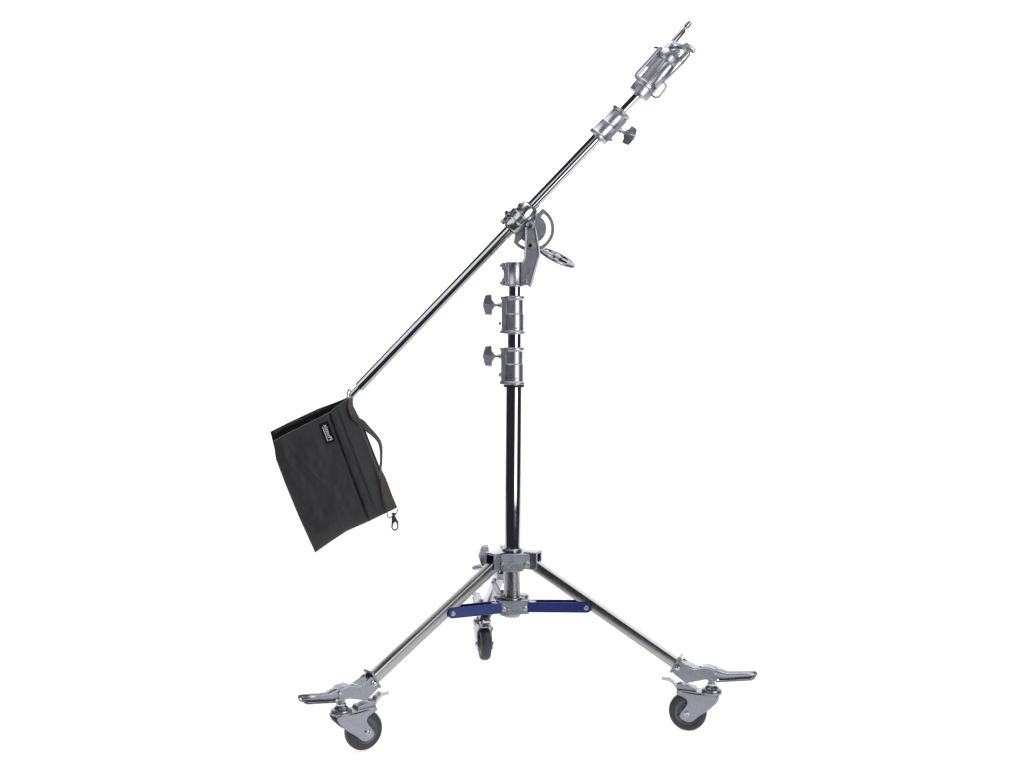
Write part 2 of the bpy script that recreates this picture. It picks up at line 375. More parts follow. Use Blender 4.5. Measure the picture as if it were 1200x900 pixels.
s.cyl(bp(-5.5, 12, 3), bp(-5.5, 17.5, 3), 2.0 * U); s.hexbolt(bp(-5.5, 14.5, 3.5), (VIEW + bn * 0.6).normalized(), 2.9 * U, 3.5 * U)
s.split('clamp_bolt', CHROME, clamp, bevel=0.0003)
b = MB(); blathe(b, [(-17.6, 6.45), (-17.6, 8.4), (-16.0, 8.6)], 32)
blathe(b, [(19.4, 8.8), (21.0, 8.6), (21.0, 6.45)], 32); b.split('bushing', BLACKP, clamp)
s = MB()
for dx, dz in ((6, 5.5), (10.5, 4)): s.hexbolt(bp(-2 + dx, -13.5, 6.4), VIEW, 1.9 * U, 1.6 * U)
s.split('cheek_bolt', SATIN, clamp)

# boom collar
b = MB(); blathe(b, [(131, 6.45), (131, 12.0), (132, 12.8), (135.5, 12.8), (136.6, 11.6), (137.2, 11.3), (152, 11.3), (152.6, 10.7), (153.2, 10.4), (168, 10.4), (169.4, 11.8), (170.4, 12.3), (173.4, 12.3), (174.4, 11.4), (174.4, 4.7)], 48)
b.prism([(137 * U, -6 * U), (137 * U, -12.8 * U), (168 * U, -12.2 * U), (168 * U, -6 * U)], -7 * U, 7 * U, Mb)
bc = b.build('collar', CAST, stand, bevel=0.0009)
kb = bp(156, -12.0); kt = bp(158.5, -21.5)
ks = MB(); 
knob(bc, kb, kt, bp(1) - bp(0) + bn * 0.0, 11.5 * U, 0.95)
s = MB().hexbolt(bp(141, -12.6), -bn, 2.0 * U, 2.2 * U); s.build('screw', SATIN, bc)

# ---- receiver head at the top, tilted a little more than the boom ----
r0 = Vector((749.2, 109.5)); rang = math.radians(50.5)
rd = Vector((math.cos(rang), 0, math.sin(rang))); rn = Vector((-math.sin(rang), 0, math.cos(rang)))
R0 = at(r0.x, r0.y)
def rp(s, v=0.0, dep=0.0): return R0 + rd * (s * U) + rn * (v * U) + VIEW * (dep * U)
def rz(zx, zy):                                     # measured on the enlarged photo
    d = Vector((730 + zx / 8.18 - r0.x, 0, -(15 + zy / 8.18 - r0.y))); return d.dot(rd), d.dot(rn)
def rlathe(b, prof, seg=40, v=0.0): return b.lathe([((h - prof[0][0]) * U, r * U) for h, r in prof], axis(rp(prof[0][0], v), rp(prof[0][0] + 1, v)), seg)
b = MB()
rlathe(b, [(-3.5, 4.8), (-3.4, 11.0), (-2.2, 13.0), (3.5, 13.4), (8.6, 13.2), (9.0, 12.6), (9.4, 13.2), (13.5, 13.0), (14.5, 11.6), (46, 11.2), (47, 12.8), (50, 13.6), (58, 13.2), (60.5, 11.5), (62, 6)], 48)
rlathe(b, [(50, 9.5), (66, 9.0), (70.5, 7.8), (72, 5.5), (72, 3.0)], 32, 4.0)           # cap round the spigot
Mr = frame(R0, rd, rn)
recv = b.build('receiver', CAST, stand, bevel=0.0008)
# lug rail on the left with a gap, rail on the right
b = MB()
b.tube([rp(*rz(*p)) for p in [(150, 640), (128, 600), (150, 570), (250, 460), (345, 350), (372, 335)]], [2.6 * U, 2.9 * U, 2.6 * U, 2.4 * U, 2.6 * U, 3.0 * U], 14)
b.prism([(10 * U, 9 * U), (14 * U, 9 * U), (14 * U, 15 * U), (10 * U, 15 * U)], -3 * U, 3 * U, Mr)
b.prism([(30 * U, 8 * U), (47 * U, 8 * U), (47 * U, 14.2 * U), (30 * U, 13.5 * U)], -4 * U, 4 * U, Mr)
b.build('side_rail', CAST, recv, bevel=0.0007)
b = MB()
Cx = axis(rp(15, -5.6, 5.5), rp(16, -5.6, 5.5))
b.lathe([(0, 4.5 * U), (1.0 * U, 7.0 * U), (3 * U, 7.8 * U), (31 * U, 7.8 * U), (33 * U, 7.0 * U)], Cx, 36)
for p in ([(478, 438), (345, 600), (372, 640)], [(440, 405), (300, 575)]):
    b.tube([rp(*rz(*q_), 12.2 if len(p) == 3 else 10.8) for q_ in p], 0.9 * U, 10)
b.build('latch_barrel', CAST, recv, bevel=0.0009)
b = MB()
b.tube([rp(*rz(*p), 6) for p in [(560, 500), (440, 620), (385, 668), (410, 708), (385, 760), (340, 815), (305, 820), (262, 792), (290, 765), (350, 690), (380, 672)]], 1.55 * U, 12)
b.build('wire_loop', CAST, recv)
b = MB()
b.cyl(rp(*rz(505, 405), 6), rp(*rz(505, 405), 15), 4.2 * U)
b.hexbolt(rp(*rz(508, 400), 15), VIEW, 3.2 * U, 2.6 * U); b.build('head_bolt', CAST, recv, bevel=0.0004)
b = MB()
b.tube([rp(*rz(*p), 12) for p in [(455, 310), (485, 330), (505, 322), (560, 345)]], [4.4 * U, 4.0 * U, 3.4 * U, 4.0 * U], 14)
b.tube([rp(*rz(*p), 12) for p in [(548, 352), (590, 328), (625, 352), (662, 378), (660, 405)]], [4.0 * U, 4.6 * U, 4.4 * U, 3.6 * U, 2.4 * U], 14)
b.tube([rp(*rz(*p), 10) for p in [(600, 370), (608, 405), (560, 460), (540, 480)]], [3.4 * U, 4.0 * U, 4.4 * U, 5.0 * U], 14)
b.build('locking_handle', CAST, recv, bevel=0.0004)
b = MB(); b.tube([rp(*rz(*p)) for p in [(362, 342), (335, 332), (296, 334)]], [1.6 * U, 1.1 * U, 1.4 * U], 10); b.build('release_pin', DARK, recv)
# spigot
s0 = Vector(rz(490, 270)); s1 = Vector(rz(630, 105))
P0, P1 = rp(s0.x - 6, s0.y), rp(s1.x, s1.y); L = (P1 - P0).length / U
b = MB(); b.lathe([(h * U, r * U) for h, r in [(0, 3.7), (L - 10, 3.7), (L - 9.2, 3.2), (L - 8.4, 2.3), (L - 5.6, 2.2), (L - 4.8, 3.4), (L - 0.5, 3.5), (L + 2.4, 3.1), (L + 3.0, 1.8), (L + 3, 1.2), (L + 0.5, 1.0)]], axis(P0, P1), 32)
b.build('spigot_pin', STEEL, stand)

# ================================================================== BASE
AZ = (-20.0, 220.0, 100.0)
def lf(th, o=(0, 0, 0)):                            # frame of a leg: x outwards, y up, z = x cross y
    t = math.radians(th); return frame(o, (math.cos(t), math.sin(t), 0), (0, 0, 1))
def hexa(rc, hwid):
    pts = []
    for th in sorted(a % 360 for a in AZ):
        t = math.radians(th); e = Vector((math.cos(t), math.sin(t))); n = Vector((-e.y, e.x))
        pts += [tuple(e * rc - n * hwid), tuple(e * rc + n * hwid)]
    return pts
LI, LO = Vector((0.047, 0.301)), Vector((0.343, 0.127))      # leg centre line in (r, z)
LD = (LO - LI).normalized(); LN = Vector((-LD.y, LD.x))
TW = 0.0205                                          # square tube width
# upper hub
b = MB()
b.prism(rounded(hexa(0.040, 0.0165), 0.004, 3), 0.2935, 0.324)
for th in AZ:
    M = lf(th)
    for sgn in (1, -1):
        b.prism([(0.030, 0.2915), (0.050, 0.2915), (0.0595, 0.2945), (0.0595, 0.3262), (0.030, 0.3262)], sgn * 0.0118, sgn * 0.0162, M)
    b.prism([(0.030, 0.3225), (0.0592, 0.3225), (0.0592, 0.3268), (0.030, 0.3268)], -0.0160, 0.0160, M)
b.lathe([(0, 0.0172), (0, 0.0215), (0.0045, 0.0205), (0.005, 0.0172)], Matrix.Translation((0, 0, 0.3255)), 40)
hub = b.build('leg_hub', PRESSED, stand, bevel=0.0014)
# clamp band with bolts on the front of the hub
mid = math.radians(280); fx = Vector((-math.sin(mid), math.cos(mid), 0)); fo = Vector((math.cos(mid), math.sin(mid), 0))
Mf = frame(fo * 0.0305, fx, (0, 0, 1))
sgf = 1 if (Mf.to_3x3() @ Vector((0, 0, 1))).dot(fo) > 0 else -1
b = MB()
b.prism(rounded([(-0.0300, 0.2925), (0.0315, 0.2925), (0.0315, 0.3235), (-0.0300, 0.3235)], 0.004), -sgf * 0.002, sgf * 0.0060, Mf)
b.prism(rounded([(-0.026, 0.2895), (0.004, 0.2878), (0.017, 0.2895), (0.017, 0.306), (-0.026, 0.307)], 0.004), 0.0, sgf * 0.0085, Mf)
b.lathe([(0, 0.019), (0.030, 0.019)], Matrix.Translation((0, -0.0045, 0.292)), 32)
b.build('hub_band', PRESSED, hub, bevel=0.0012)
s = MB()
s.hexbolt(Mf @ Vector((0.0238, 0.3035, sgf * 0.0058)), fo, 0.0046, 0.0055)
s.hexbolt(Mf @ Vector((-0.0255, 0.3055, sgf * 0.0058)), fo, 0.0026, 0.003, False)
s.split('hub_bolt', SATIN, hub, bevel=0.0003)
# lower hub that slides on the column foot
b = MB()
b.prism(rounded(hexa(0.036, 0.0105), 0.003, 3), 0.2005, 0.2265)
for th in AZ:
    b.box((0.040, 0.2135, 0), (0.022, 0.021, 0.0165), lf(th))
b.lathe([(0, 0.0170), (0, 0.022), (0.0045, 0.0212), (0.005, 0.0170)], Matrix.Translation((0, 0, 0.2262)), 40)
for th in (40, 160):                                 # top flange leaves at the back
    t = math.radians(th); b.lathe([(0.224, 0.017), (0.2305, 0.0165), (0.2315, 0.015)], Matrix.Translation((0.024 * math.cos(t), 0.024 * math.sin(t), 0)), 24)
bh = b.build('brace_hub', PRESSED, stand, bevel=0.0014)
b = MB(); Mg = frame(fo * 0.0265, fx, (0, 0, 1))
b.prism(rounded([(-0.031, 0.2), (-0.02, 0.197), (0.01, 0.2), (0.030, 0.1995), (0.030, 0.2275), (-0.031, 0.2285)], 0.005), 0.0, sgf * 0.0045, Mg)
b.lathe([(0, 0.0195), (0.0285, 0.0195)], Matrix.Translation((0, -0.0040, 0.1985)), 32)
b.prism(rounded([(-0.017, 0.2105), (0.017, 0.2105), (0.017, 0.2155), (-0.017, 0.2155)], 0.002), sgf * 0.003, sgf * 0.0056, Mg)
b.build('hub_plate', PRESSED, bh, bevel=0.0013)
s = MB()
for x in (-0.0225, 0.0215): s.hexbolt(Mg @ Vector((x, 0.2125, sgf * 0.0042)), fo, 0.0042, 0.0022)
s.split('hub_bolt', SATIN, bh, bevel=0.0003)
MB().lathe([(0, 0.001), (0, 0.0165), (0.004, 0.018), (0.010, 0.018)], Matrix.Translation((0, 0, 0.190)), 36).build('column_foot', STEEL, stand, bevel=0.0008)
MB().lathe([(0, 0.0172), (0.065, 0.0172)], Matrix.Translation((0, 0, 0.2305)), 40).build('column_sleeve', STEEL, stand)

def rzr(zx, zy):                                    # outline measured on the right-hand foot -> (r, z) in metres
    px = 770 + zx / 8.18 - 600; py = 755 + zy / 8.18
    rp_ = px / (0.9397 + 0.342 * px / F)
    return (rp_ / S, EYE - (py - HOR) * (1 - 0.342 * rp_ / F) / S)
TRAIL = {-20.0: 166.0, 220.0: 34.0, 100.0: 280.0}    # which way each castor has swung
def leg_set(th):
    M = lf(th)
    # square leg tube (slightly rounded edges)
    Ml = M @ frame((LI.x - 0.012 * LD.x, LI.y - 0.012 * LD.y, 0), (LD.x, LD.y, 0), (LN.x, LN.y, 0))
    b = MB(); Lg = (LO - LI).length + 0.012 + 0.03
    h = TW / 2; sq = rounded([(-h, -h), (h, -h), (h, h), (-h, h)], 0.0026, 3)
    Mx = Ml @ Matrix(((0, 0, 1, 0), (1, 0, 0, 0), (0, 1, 0, 0), (0, 0, 0, 1)))
    b.prism(sq, 0, Lg, Mx)
    leg = b.build('leg', CHROMELEG, stand, sharp=60)
    # foot bracket on the end of the leg
    foot = MB()
    prof = [rzr(*p) for p in [(205, 140), (300, 182), (372, 216), (420, 208), (470, 197), (530, 212), (575, 232), (590, 262), (585, 338), (540, 332), (475, 322), (290, 357), (215, 300), (150, 246)]]
    foot.prism(rounded(prof, 0.002, 3), -0.0128, 0.0128, M)
    # end flange
    fc = rzr(187, 180); Mfl = M @ frame((fc[0], fc[1], 0), (LD.x, LD.y, 0), (LN.x, LN.y, 0))
    foot.prism(rounded([(-0.0022, -0.0185), (0.0022, -0.0185), (0.0022, 0.0185), (-0.0022, 0.0185)], 0.001), -0.0150, 0.0150, Mfl)
    fo_ = foot.build('foot_bracket', PRESSED, stand, bevel=0.0011)
    for sgn in (1, -1):                              # raised edge ribs along the top
        rb = MB()
        rb.tube([M @ Vector((*rzr(*p), sgn * 0.0115)) for p in [(240, 150), (330, 212), (372, 226), (420, 217), (470, 208), (530, 222), (575, 240)]], 0.0016, 8)
        rb.build('edge_rib', SATIN, fo_)
    s = MB()
    for sgn in (1, -1):
        p = M @ Vector((*rzr(210, 206), sgn * 0.0128)); n = (M.to_3x3() @ Vector((0, 0, sgn)))
        s.lathe([(0, 0.0058), (0.0012, 0.0058), (0.0016, 0.0042), (0.0056, 0.0042), (0.0062, 0.0034)], axis(p, p + n), 18)
    s.split('foot_bolt', SATIN, fo_)
    b = MB(); b.cyl(M @ Vector((*rzr(575, 262), -0.0145)), M @ Vector((*rzr(575, 262), 0.0145)), 0.0030, seg=16)
    b.box((*rzr(440, 216), 0), (0.012, 0.005, 0.011), M)
    b.build('hinge_pin', SATIN, fo_)
    # pedal: tapered channel, open underneath
    sh = MB()
    top = [(545, 222), (600, 238), (640, 252), (680, 264), (800, 262), (950, 262)]
    top = [rzr(*p) for p in top]; n = len(top)
    wid = [0.0118, 0.0118, 0.0112, 0.0100, 0.0092, 0.0085]; dep = [0.017, 0.0145, 0.0120, 0.0098, 0.0078, 0.0060]
    prof_n = 9; rings = []
    for i in range(n):
        ring = []
        for k in range(prof_n):                      # arched cross-section
            a = PI * k / (prof_n - 1); cx = -math.cos(a); 
            x = cx * wid[i]; y = -(0.0035 * (1 - math.sin(a)) if 0 < k < prof_n - 1 else dep[i])
            ring.append(sh.bm.verts.new(M @ Vector((top[i][0], top[i][1] + y, x))))
        rings.append(ring)
    for i in range(n - 1):
        for k in range(prof_n - 1): sh.bm.faces.new((rings[i][k], rings[i][k + 1], rings[i + 1][k + 1], rings[i + 1][k]))
    ped = sh.build('pedal', PRESSED, fo_, sharp=50)
    so = ped.modifiers.new('solid', 'SOLIDIFY'); so.thickness = 0.0022; so.offset = 0
    b = MB()
    for sgn in (1, -1):
        b.tube([M @ Vector((*rzr(*p), sgn * wd)) for p, wd in [((575, 344), 0.0118), ((700, 338), 0.0102), ((905, 330), 0.0088), ((935, 318), 0.0082), ((953, 285), 0.006)]], 0.0017, 8)
    for p, wd in (((640, 318), 0.0103), ((860, 312), 0.009)):
        pass
    b.build('pedal_lip', PRESSED, fo_)
    # solid dark block standing in for the shade inside the channel
    MB().prism([rzr(*p) for p in [(600, 270), (690, 285), (900, 285), (925, 300), (905, 322), (600, 338)]], -0.0072, 0.0072, M).build('pedal_shade_fill', RUBBER, fo_)

    # ---- castor ----
    st = M @ Vector((0.4135, 0, 0)); t = math.radians(TRAIL[th])
    C = frame((st.x, st.y, 0), (math.cos(t), math.sin(t), 0), (0, 0, 1))   # x trail, y up, z sideways
    def cz(zx, zy): return ((515 - zx) * 0.000209, 0.0370 + (655 - zy) * 0.000203)
    fork = MB()
    side = [cz(*p) for p in [(192, 448), (385, 468), (590, 468), (592, 490), (570, 535), (500, 605), (410, 670), (345, 730), (300, 738), (240, 712), (222, 685), (240, 650), (300, 565), (300, 530), (280, 510), (198, 476)]]
    for sgn in (1, -1):
        fork.prism(rounded(side, 0.003, 3), sgn * 0.0152, sgn * 0.0177, C)
    y0 = cz(0, 470)[1]
    fork.prism([(-0.0155, y0 - 0.001), (0.066, y0 + 0.004), (0.066, y0 + 0.0065), (0.030, y0 + 0.0050), (-0.0155, y0 + 0.0018)], -0.0153, 0.0153, C)
    # brake housing, a raised tapered box with a slot
    fork.prism(rounded([(0.026, y0), (0.067, y0 + 0.003), (0.067, y0 + 0.0150), (0.060, y0 + 0.0165), (0.030, y0 + 0.0105)], 0.002), -0.0110, 0.0110, C)
    ca = fork.build('caster', PRESSED, stand, bevel=0.0009)
    cup = MB()
    CM = frame((st.x, st.y, y0), (1, 0, 0), (0, 1, 0))
    cup.lathe([(0.0, 0.0185), (0.0010, 0.0205), (0.0048, 0.0205), (0.0056, 0.0186), (0.0064, 0.0186), (0.0070, 0.0196), (0.0094, 0.0190), (0.0112, 0.0135), (0.0140, 0.0120), (0.0160, 0.0095), (0.0165, 0.0068), (0.029, 0.0066)], CM, 40)
    cup.build('swivel_cup', PRESSED, ca, bevel=0.0004)
    nut = MB(); nut.prism(arc(0, 0, 0.0098, 0, 300, 5), 0.0160, 0.0205, CM @ Matrix.Rotation(0.3, 4, 'Z')); nut.build('stem_nut', SATIN, ca, bevel=0.0006)
    MB().box((0.0615, y0 + 0.0146, 0), (0.0085, 0.0050, 0.012), C).build('brake_slot', DARK, ca, bevel=0.0004)
    br = MB()
    br.prism(rounded([(0.058, y0 + 0.006), (0.068, y0 + 0.006), (0.074, y0 + 0.014), (0.082, y0 + 0.0205), (0.096, y0 + 0.0215), (0.097, y0 + 0.0275), (0.082, y0 + 0.0275), (0.072, y0 + 0.0205), (0.065, y0 + 0.0105)], 0.002), -0.0085, 0.0085, C)
    br.build('brake_lever', SATIN, ca, bevel=0.0009)
    WC = frame(C @ Vector((0.0460, 0.0370, 0)), C.to_3x3() @ Vector((1, 0, 0)), C.to_3x3() @ Vector((0, 1, 0)))
    ty = MB()
    ty.lathe([(-0.0120, 0.0230), (-0.0134, 0.0245), (-0.0139, 0.0270), (-0.0132, 0.0284), (-0.0136, 0.0292), (-0.0128, 0.0322), (-0.0106, 0.0350), (-0.0070, 0.0366), (-0.0035, 0.0371), (0.0, 0.0372), (0.0035, 0.0371), (0.0070, 0.0366), (0.0106, 0.0350), (0.0128, 0.0322), (0.0136, 0.0292), (0.0132, 0.0284), (0.0139, 0.0270), (0.0134, 0.0245), (0.0120, 0.0230)], WC @ Matrix.Diagonal((1, 1, 0.9, 1)), 64, closed=True)
    ty.build('tyre', RUBBER, ca)
    hb = MB()
    hb.lathe([(-0.0165, 0.0055), (-0.0165, 0.0105), (-0.0120, 0.0120), (-0.0095, 0.0165), (-0.0118, 0.0205), (-0.0132, 0.0235), (-0.0118, 0.0250), (0.0118, 0.0250), (0.0132, 0.0235), (0.0118, 0.0205), (0.0095, 0.0165), (0.0120, 0.0120), (0.0165, 0.0105), (0.0165, 0.0055)], WC @ Matrix.Diagonal((1, 1, 0.90, 1)), 56, closed=True)
    hb.build('wheel_hub', HUBPL, ca)
    s = MB(); n = WC.to_3x3() @ Vector((0, 0, 1)); w0 = WC.translation
    s.cyl(w0 - n * 0.0184, w0 + n * 0.0184, 0.0035)
    for sgn in (1, -1): s.hexbolt(w0 + n * sgn * 0.0176, n * sgn, 0.0046, 0.0045)
    s.build('axle_bolt', CHROME, ca, bevel=0.0003)
    # ---- blue brace: a U channel that straddles the leg ----
    p0, p1 = Vector((0.036, 0.2140)), Vector((0.165, 0.2238)); d = (p1 - p0).normalized()
    Mb_ = M @ frame((p0.x, p0.y, 0), (d.x, d.y, 0), (-d.y, d.x, 0)); LL = (p1 - p0).length + 0.0085
    br = MB()
    out = [(0, -0.0102)] + [(LL - 0.010, -0.0102)] + arc(LL - 0.010, 0, 0.0102, -80, 80, 8) + [(LL - 0.010, 0.0102), (0, 0.0102)]
    for sgn in (1, -1): br.prism(out, sgn * 0.0116, sgn * 0.0136, Mb_)
    br.box((0.052, -0.0092, 0), (0.096, 0.0022, 0.0240), Mb_)
    bo = br.build('brace', BLUE, stand, bevel=0.0005)
    s = MB()
    for (x, rr) in ((LL - 0.0105, 0.0040),):
        for sgn in (1, -1):
            p = Mb_ @ Vector((x, 0, sgn * 0.0136)); n = Mb_.to_3x3() @ Vector((0, 0, sgn)); s.hexbolt(p, n, rr, 0.0034)
    s.split('brace_bolt', SATIN, bo, bevel=0.0003)
CHROMELEG = mat('plated_leg_steel', (0.36, 0.352, 0.366), 0.22, 1, 0.03, 40, 0.0, 300, 0.03)
for th in AZ: leg_set(th)

# knobs on the rear, extending leg
M = lf(100.0); left = Vector((math.cos(math.radians(190)), math.sin(math.radians(190)), 0))
p = M @ Vector((0.058, 0.304, 0))
knob(hub, p + left * 0.015, p + left * 0.040, (0.05, 0, 1), 13.5 * U, 1.0, 'leg_knob')
p2 = M @ Vector((0.125, 0.262, 0))
b = MB(); b.cyl(p2 + left * 0.008, p2 + left * 0.040, 0.0042)
b.tube([p2 + left * 0.030 + Vector((0, 0, -0.004)), p2 + left * 0.040 + Vector((0, 0, 0.004)), p2 + left * 0.050 + Vector((0, 0, 0.005)), p2 + left * 0.064 + Vector((0, 0, 0.002))], [0.0085, 0.0095, 0.0065, 0.0045], 14)
b.build('leg_latch', CAST, hub, bevel=0.0004)
b = MB(); b.box((0.127, 0.256, 0), (0.036, 0.030, 0.028), M @ Matrix.Identity(4)); b.build('leg_sleeve', CAST, hub, bevel=0.002)

# ================================================================== THE SANDBAG
bag = thing('sandbag', at(409, 467), 'dark grey nylon saddle sandbag hung from the low end of the boom', 'sandbag')
rnd = random.Random(4)
def sd(p, a, b_):                                    # signed distance (pixels) from the line a-b
    d = (b_ - a).normalized(); q_ = p - a; return d.x * q_.y - d.y * q_.x
def edge(pts, t):
    """point along a polyline by length"""
    ls = [(Vector(pts[i + 1]) - Vector(pts[i])).length for i in range(len(pts) - 1)]; T = sum(ls) * t
    for i, l in enumerate(ls):
        if T <= l or i == len(ls) - 1: return Vector(pts[i]).lerp(Vector(pts[i + 1]), min(1, T / l if l else 0))
        T -= l
def coons(top, bot, lef, rig, u, v):
    P = edge(top, u) * (1 - v) + edge(bot, u) * v + edge(lef, v) * (1 - u) + edge(rig, v) * u
    Q = Vector(top[0]) * (1 - u) * (1 - v) + Vector(top[-1]) * u * (1 - v) + Vector(bot[0]) * (1 - u) * v + Vector(bot[-1]) * u * v
    return P - Q
def pouch(name, top, bot, lef, rig, ybase, thick, m, seam=None, nu=96, nv=120, seed=0.0):
    b = MB(); grids = []
    for face in (-1, 1):                             # -1 = towards the camera
        g = []
        for j in range(nv + 1):
            row = []
            for i in range(nu + 1):
                u, v = i / nu, j / nv; p = coons(top, bot, lef, rig, u, v)
                e = min(1, (4 * u * (1 - u)) * 2.2) ** 0.5 * min(1, (4 * v * (1 - v)) * 2.2) ** 0.5
                t = thick * (0.10 + 0.90 * e * (0.55 + 0.45 * v))
                wr = noise.noise(Vector((u * 3.1 + v * 1.2, v * 2.2 - u, 3.7 + seed))) * 0.004 + noise.noise(Vector((u * 8 + 3 * v, v * 4, 1.3 + seed))) * 0.0016 + noise.noise(Vector((u * 17 + 5 * v, v * 15 - 6 * u, 7.3 + seed))) * 0.0010 + abs(noise.noise(Vector((u * 6 - v * 5, v * 3 + u * 4, 9.1 + seed)))) * 0.0011
                # soft creases running in from the lower left hem and the top edge
                for (cx, cy, dx, dy, wd, am) in ((0.10, 0.12, 0.25, 1.0, 0.07, 0.0022), (0.30, 0.35, 0.5, 1.0, 0.06, 0.0022), (0.62, 0.75, 1.0, -0.35, 0.05, 0.0018), (0.2, 0.75, 0.4, 1.0, 0.05, 0.0016)):
                    l = math.hypot(dx, dy); dd = ((u - cx) * dy - (v - cy) * dx) / l; al = ((u - cx) * dx + (v - cy) * dy) / l
                    wr += am * math.exp(-(dd / wd) ** 2) * math.exp(-(al / 0.3) ** 2) * (1 if dd > 0 else 0.4)
                t = t + wr * e
                if seam and face == -1:
                    s_ = -sd(p, seam[0], seam[1]) if True else 0
                    t += 0.0028 * (1 / (1 + math.exp(-s_ / 0.8))) * min(1, e * 2) - 0.0062 * math.exp(-((s_ + 1.0) / 1.15) ** 2) * min(1, e * 3)
                    t += 0.0016 * math.exp(-((s_ - 12.5) / 1.8) ** 2) * e - 0.0012 * math.exp(-((s_ - 9.5) / 1.5) ** 2) * e
                Y = ybase(u) + face * t * 0.5 if face == 1 else ybase(u) - t
                pw = at(p.x, p.y, Y) if False else at(p.x, p.y, ybase(u)) + Vector((0, Y - ybase(u), 0))
                row.append(b.bm.verts.new(pw))
            g.append(row)
        for j in range(nv):
            for i in range(nu):
                q_ = (g[j][i], g[j + 1][i], g[j + 1][i + 1], g[j][i + 1]); b.bm.faces.new(q_ if face == -1 else q_[::-1])
        grids.append(g)
    A, B_ = grids
    ring = [(0, i) for i in range(nu)] + [(j, nu) for j in range(nv)] + [(nv, i) for i in range(nu, 0, -1)] + [(j, 0) for j in range(nv, 0, -1)]
    for k in range(len(ring)):
        (j0, i0), (j1, i1) = ring[k], ring[(k + 1) % len(ring)]
        b.bm.faces.new((A[j0][i0], A[j1][i1], B_[j1][i1], B_[j0][i0]))
    return b.build(name, m, bag, sharp=70)
f_top = [(320.5, 517.5), (337, 508.5), (360, 497), (386, 484), (397, 475), (408, 467.5)]
f_lef = [(320.5, 517.5), (323.5, 538), (334, 566), (351, 607), (369.5, 647.5)]
f_bot = [(369.5, 647.5), (388, 634.5), (407, 622), (430, 612), (455, 600)]
f_rig = [(408, 467.5), (425, 502), (440, 540), (449, 566), (455, 600)]
yb = lambda u: -0.012 - 0.020 * math.sqrt(max(0, 1 - u))
front = pouch('front_pouch', f_top, f_bot, f_lef, f_rig, yb, 0.022, NYLON, (Vector((386.8, 484)), Vector((434.5, 609))))
b_top = [(317, 506.5), (340, 495), (372, 480), (395, 471.5), (408, 466)]
b_lef = [(317, 506.5), (324, 535), (348, 590), (366, 636)]
b_bot = [(366, 636), (405, 612), (452, 592)]
b_rig = [(408, 466), (426, 502), (444, 548), (460, 590)]
yb2 = lambda u: 0.002 + 0.032 * math.sqrt(max(0, 1 - u))
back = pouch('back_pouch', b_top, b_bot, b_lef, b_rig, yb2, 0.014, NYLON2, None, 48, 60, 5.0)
# edge binding along the mouths
b = MB(); b.tube([at(edge(f_top, i / 40).x, edge(f_top, i / 40).y - 0.2 + 0.25 * math.sin(i * 1.1), yb(i / 40) - 0.001) for i in range(41)], 0.8 * U, 8)
b.build('edge_binding', PIPING, front)
b = MB(); b.tube([at(edge(b_top, i / 40).x, edge(b_top, i / 40).y - 0.2, yb2(i / 40) - 0.001) for i in range(41)], 0.7 * U, 8)
b.build('edge_binding', PIPING, back)
b = MB()
b.tube([at(edge(b_top, i / 30).x + 0.6, edge(b_top, i / 30).y + 2.0 + 0.7 * math.sin(i * 0.9) * math.sin(i * 0.37), yb2(i / 30) - 0.013) for i in range(1, 24)], [(1.3 + 0.5 * math.sin(i * 0.8)) * U * min(1, (24 - i) / 8) for i in range(1, 24)], 10)
b.build('inner_hem', NYLON, back)
# spine joining the pouches along the right edge
b = MB()
rows = []
for j in range(31):
    v = j / 30; p, q_ = edge(f_rig, v), edge(b_rig, v)
    rows.append([b.bm.verts.new(at(p.x - 0.4, p.y, -0.012)), b.bm.verts.new(at(q_.x + 0.2, q_.y, -0.004)), b.bm.verts.new(at(q_.x - 0.2, q_.y, 0.004))])
for j in range(30):
    for k in range(2): b.bm.faces.new((rows[j][k], rows[j][k + 1], rows[j + 1][k + 1], rows[j + 1][k]))
sp = b.build('spine', NYLON, bag); so = sp.modifiers.new('solid', 'SOLIDIFY'); so.thickness = 0.002
# webbing handle: (left edge, right edge, depth) measured down its length
z3 = lambda x, y: (370 + x / 10, 455 + y / 10); z4 = lambda x, y: (410 + x / 9, 540 + y / 9)
Ls = [z3(384, 120), z3(376, 200), z3(395, 290), z3(438, 368), z3(520, 432), z3(598, 512), z3(672, 568), z3(735, 648), z3(755, 760), z4(318, 0), z4(316, 90), z4(320, 140), z4(323, 200), z4(328, 320), z4(346, 420), z4(393, 545)]
Rs = [z3(436, 112), z3(437, 200), z3(458, 275), z3(492, 330), z3(572, 382), z3(628, 450), z3(692, 520), z3(752, 600), z3(779, 690), z4(342, 0), z4(331, 85), z4(345, 118), z4(372, 170), z4(412, 265), z4(446, 360), z4(500, 490)]
Yl = [-0.016, -0.030, -0.036, -0.038, -0.034, -0.030, -0.028, -0.026, -0.028, -0.032, -0.040, -0.040, -0.038, -0.036, -0.036, -0.038]
Yr = [-0.010, -0.022, -0.030, -0.036, -0.036, -0.022, -0.018, -0.014, -0.016, -0.030, -0.026, -0.028, -0.030, -0.032, -0.032, -0.032]
def cat(vals, t):
    n = len(vals) - 1; i = min(int(t * n), n - 1); f = t * n - i
    p0, p1, p2, p3 = vals[max(0, i - 1)], vals[i], vals[i + 1], vals[min(n, i + 2)]
    return 0.5 * ((2 * p1) + (p2 - p0) * f + (2 * p0 - 5 * p1 + 4 * p2 - p3) * f * f + (3 * p1 - p0 - 3 * p2 + p3) * f ** 3)
b = MB(); rows = []
PL = [at(p[0], p[1], y) for p, y in zip(Ls, Yl)]; PR = [at(p[0], p[1], y) for p, y in zip(Rs, Yr)]
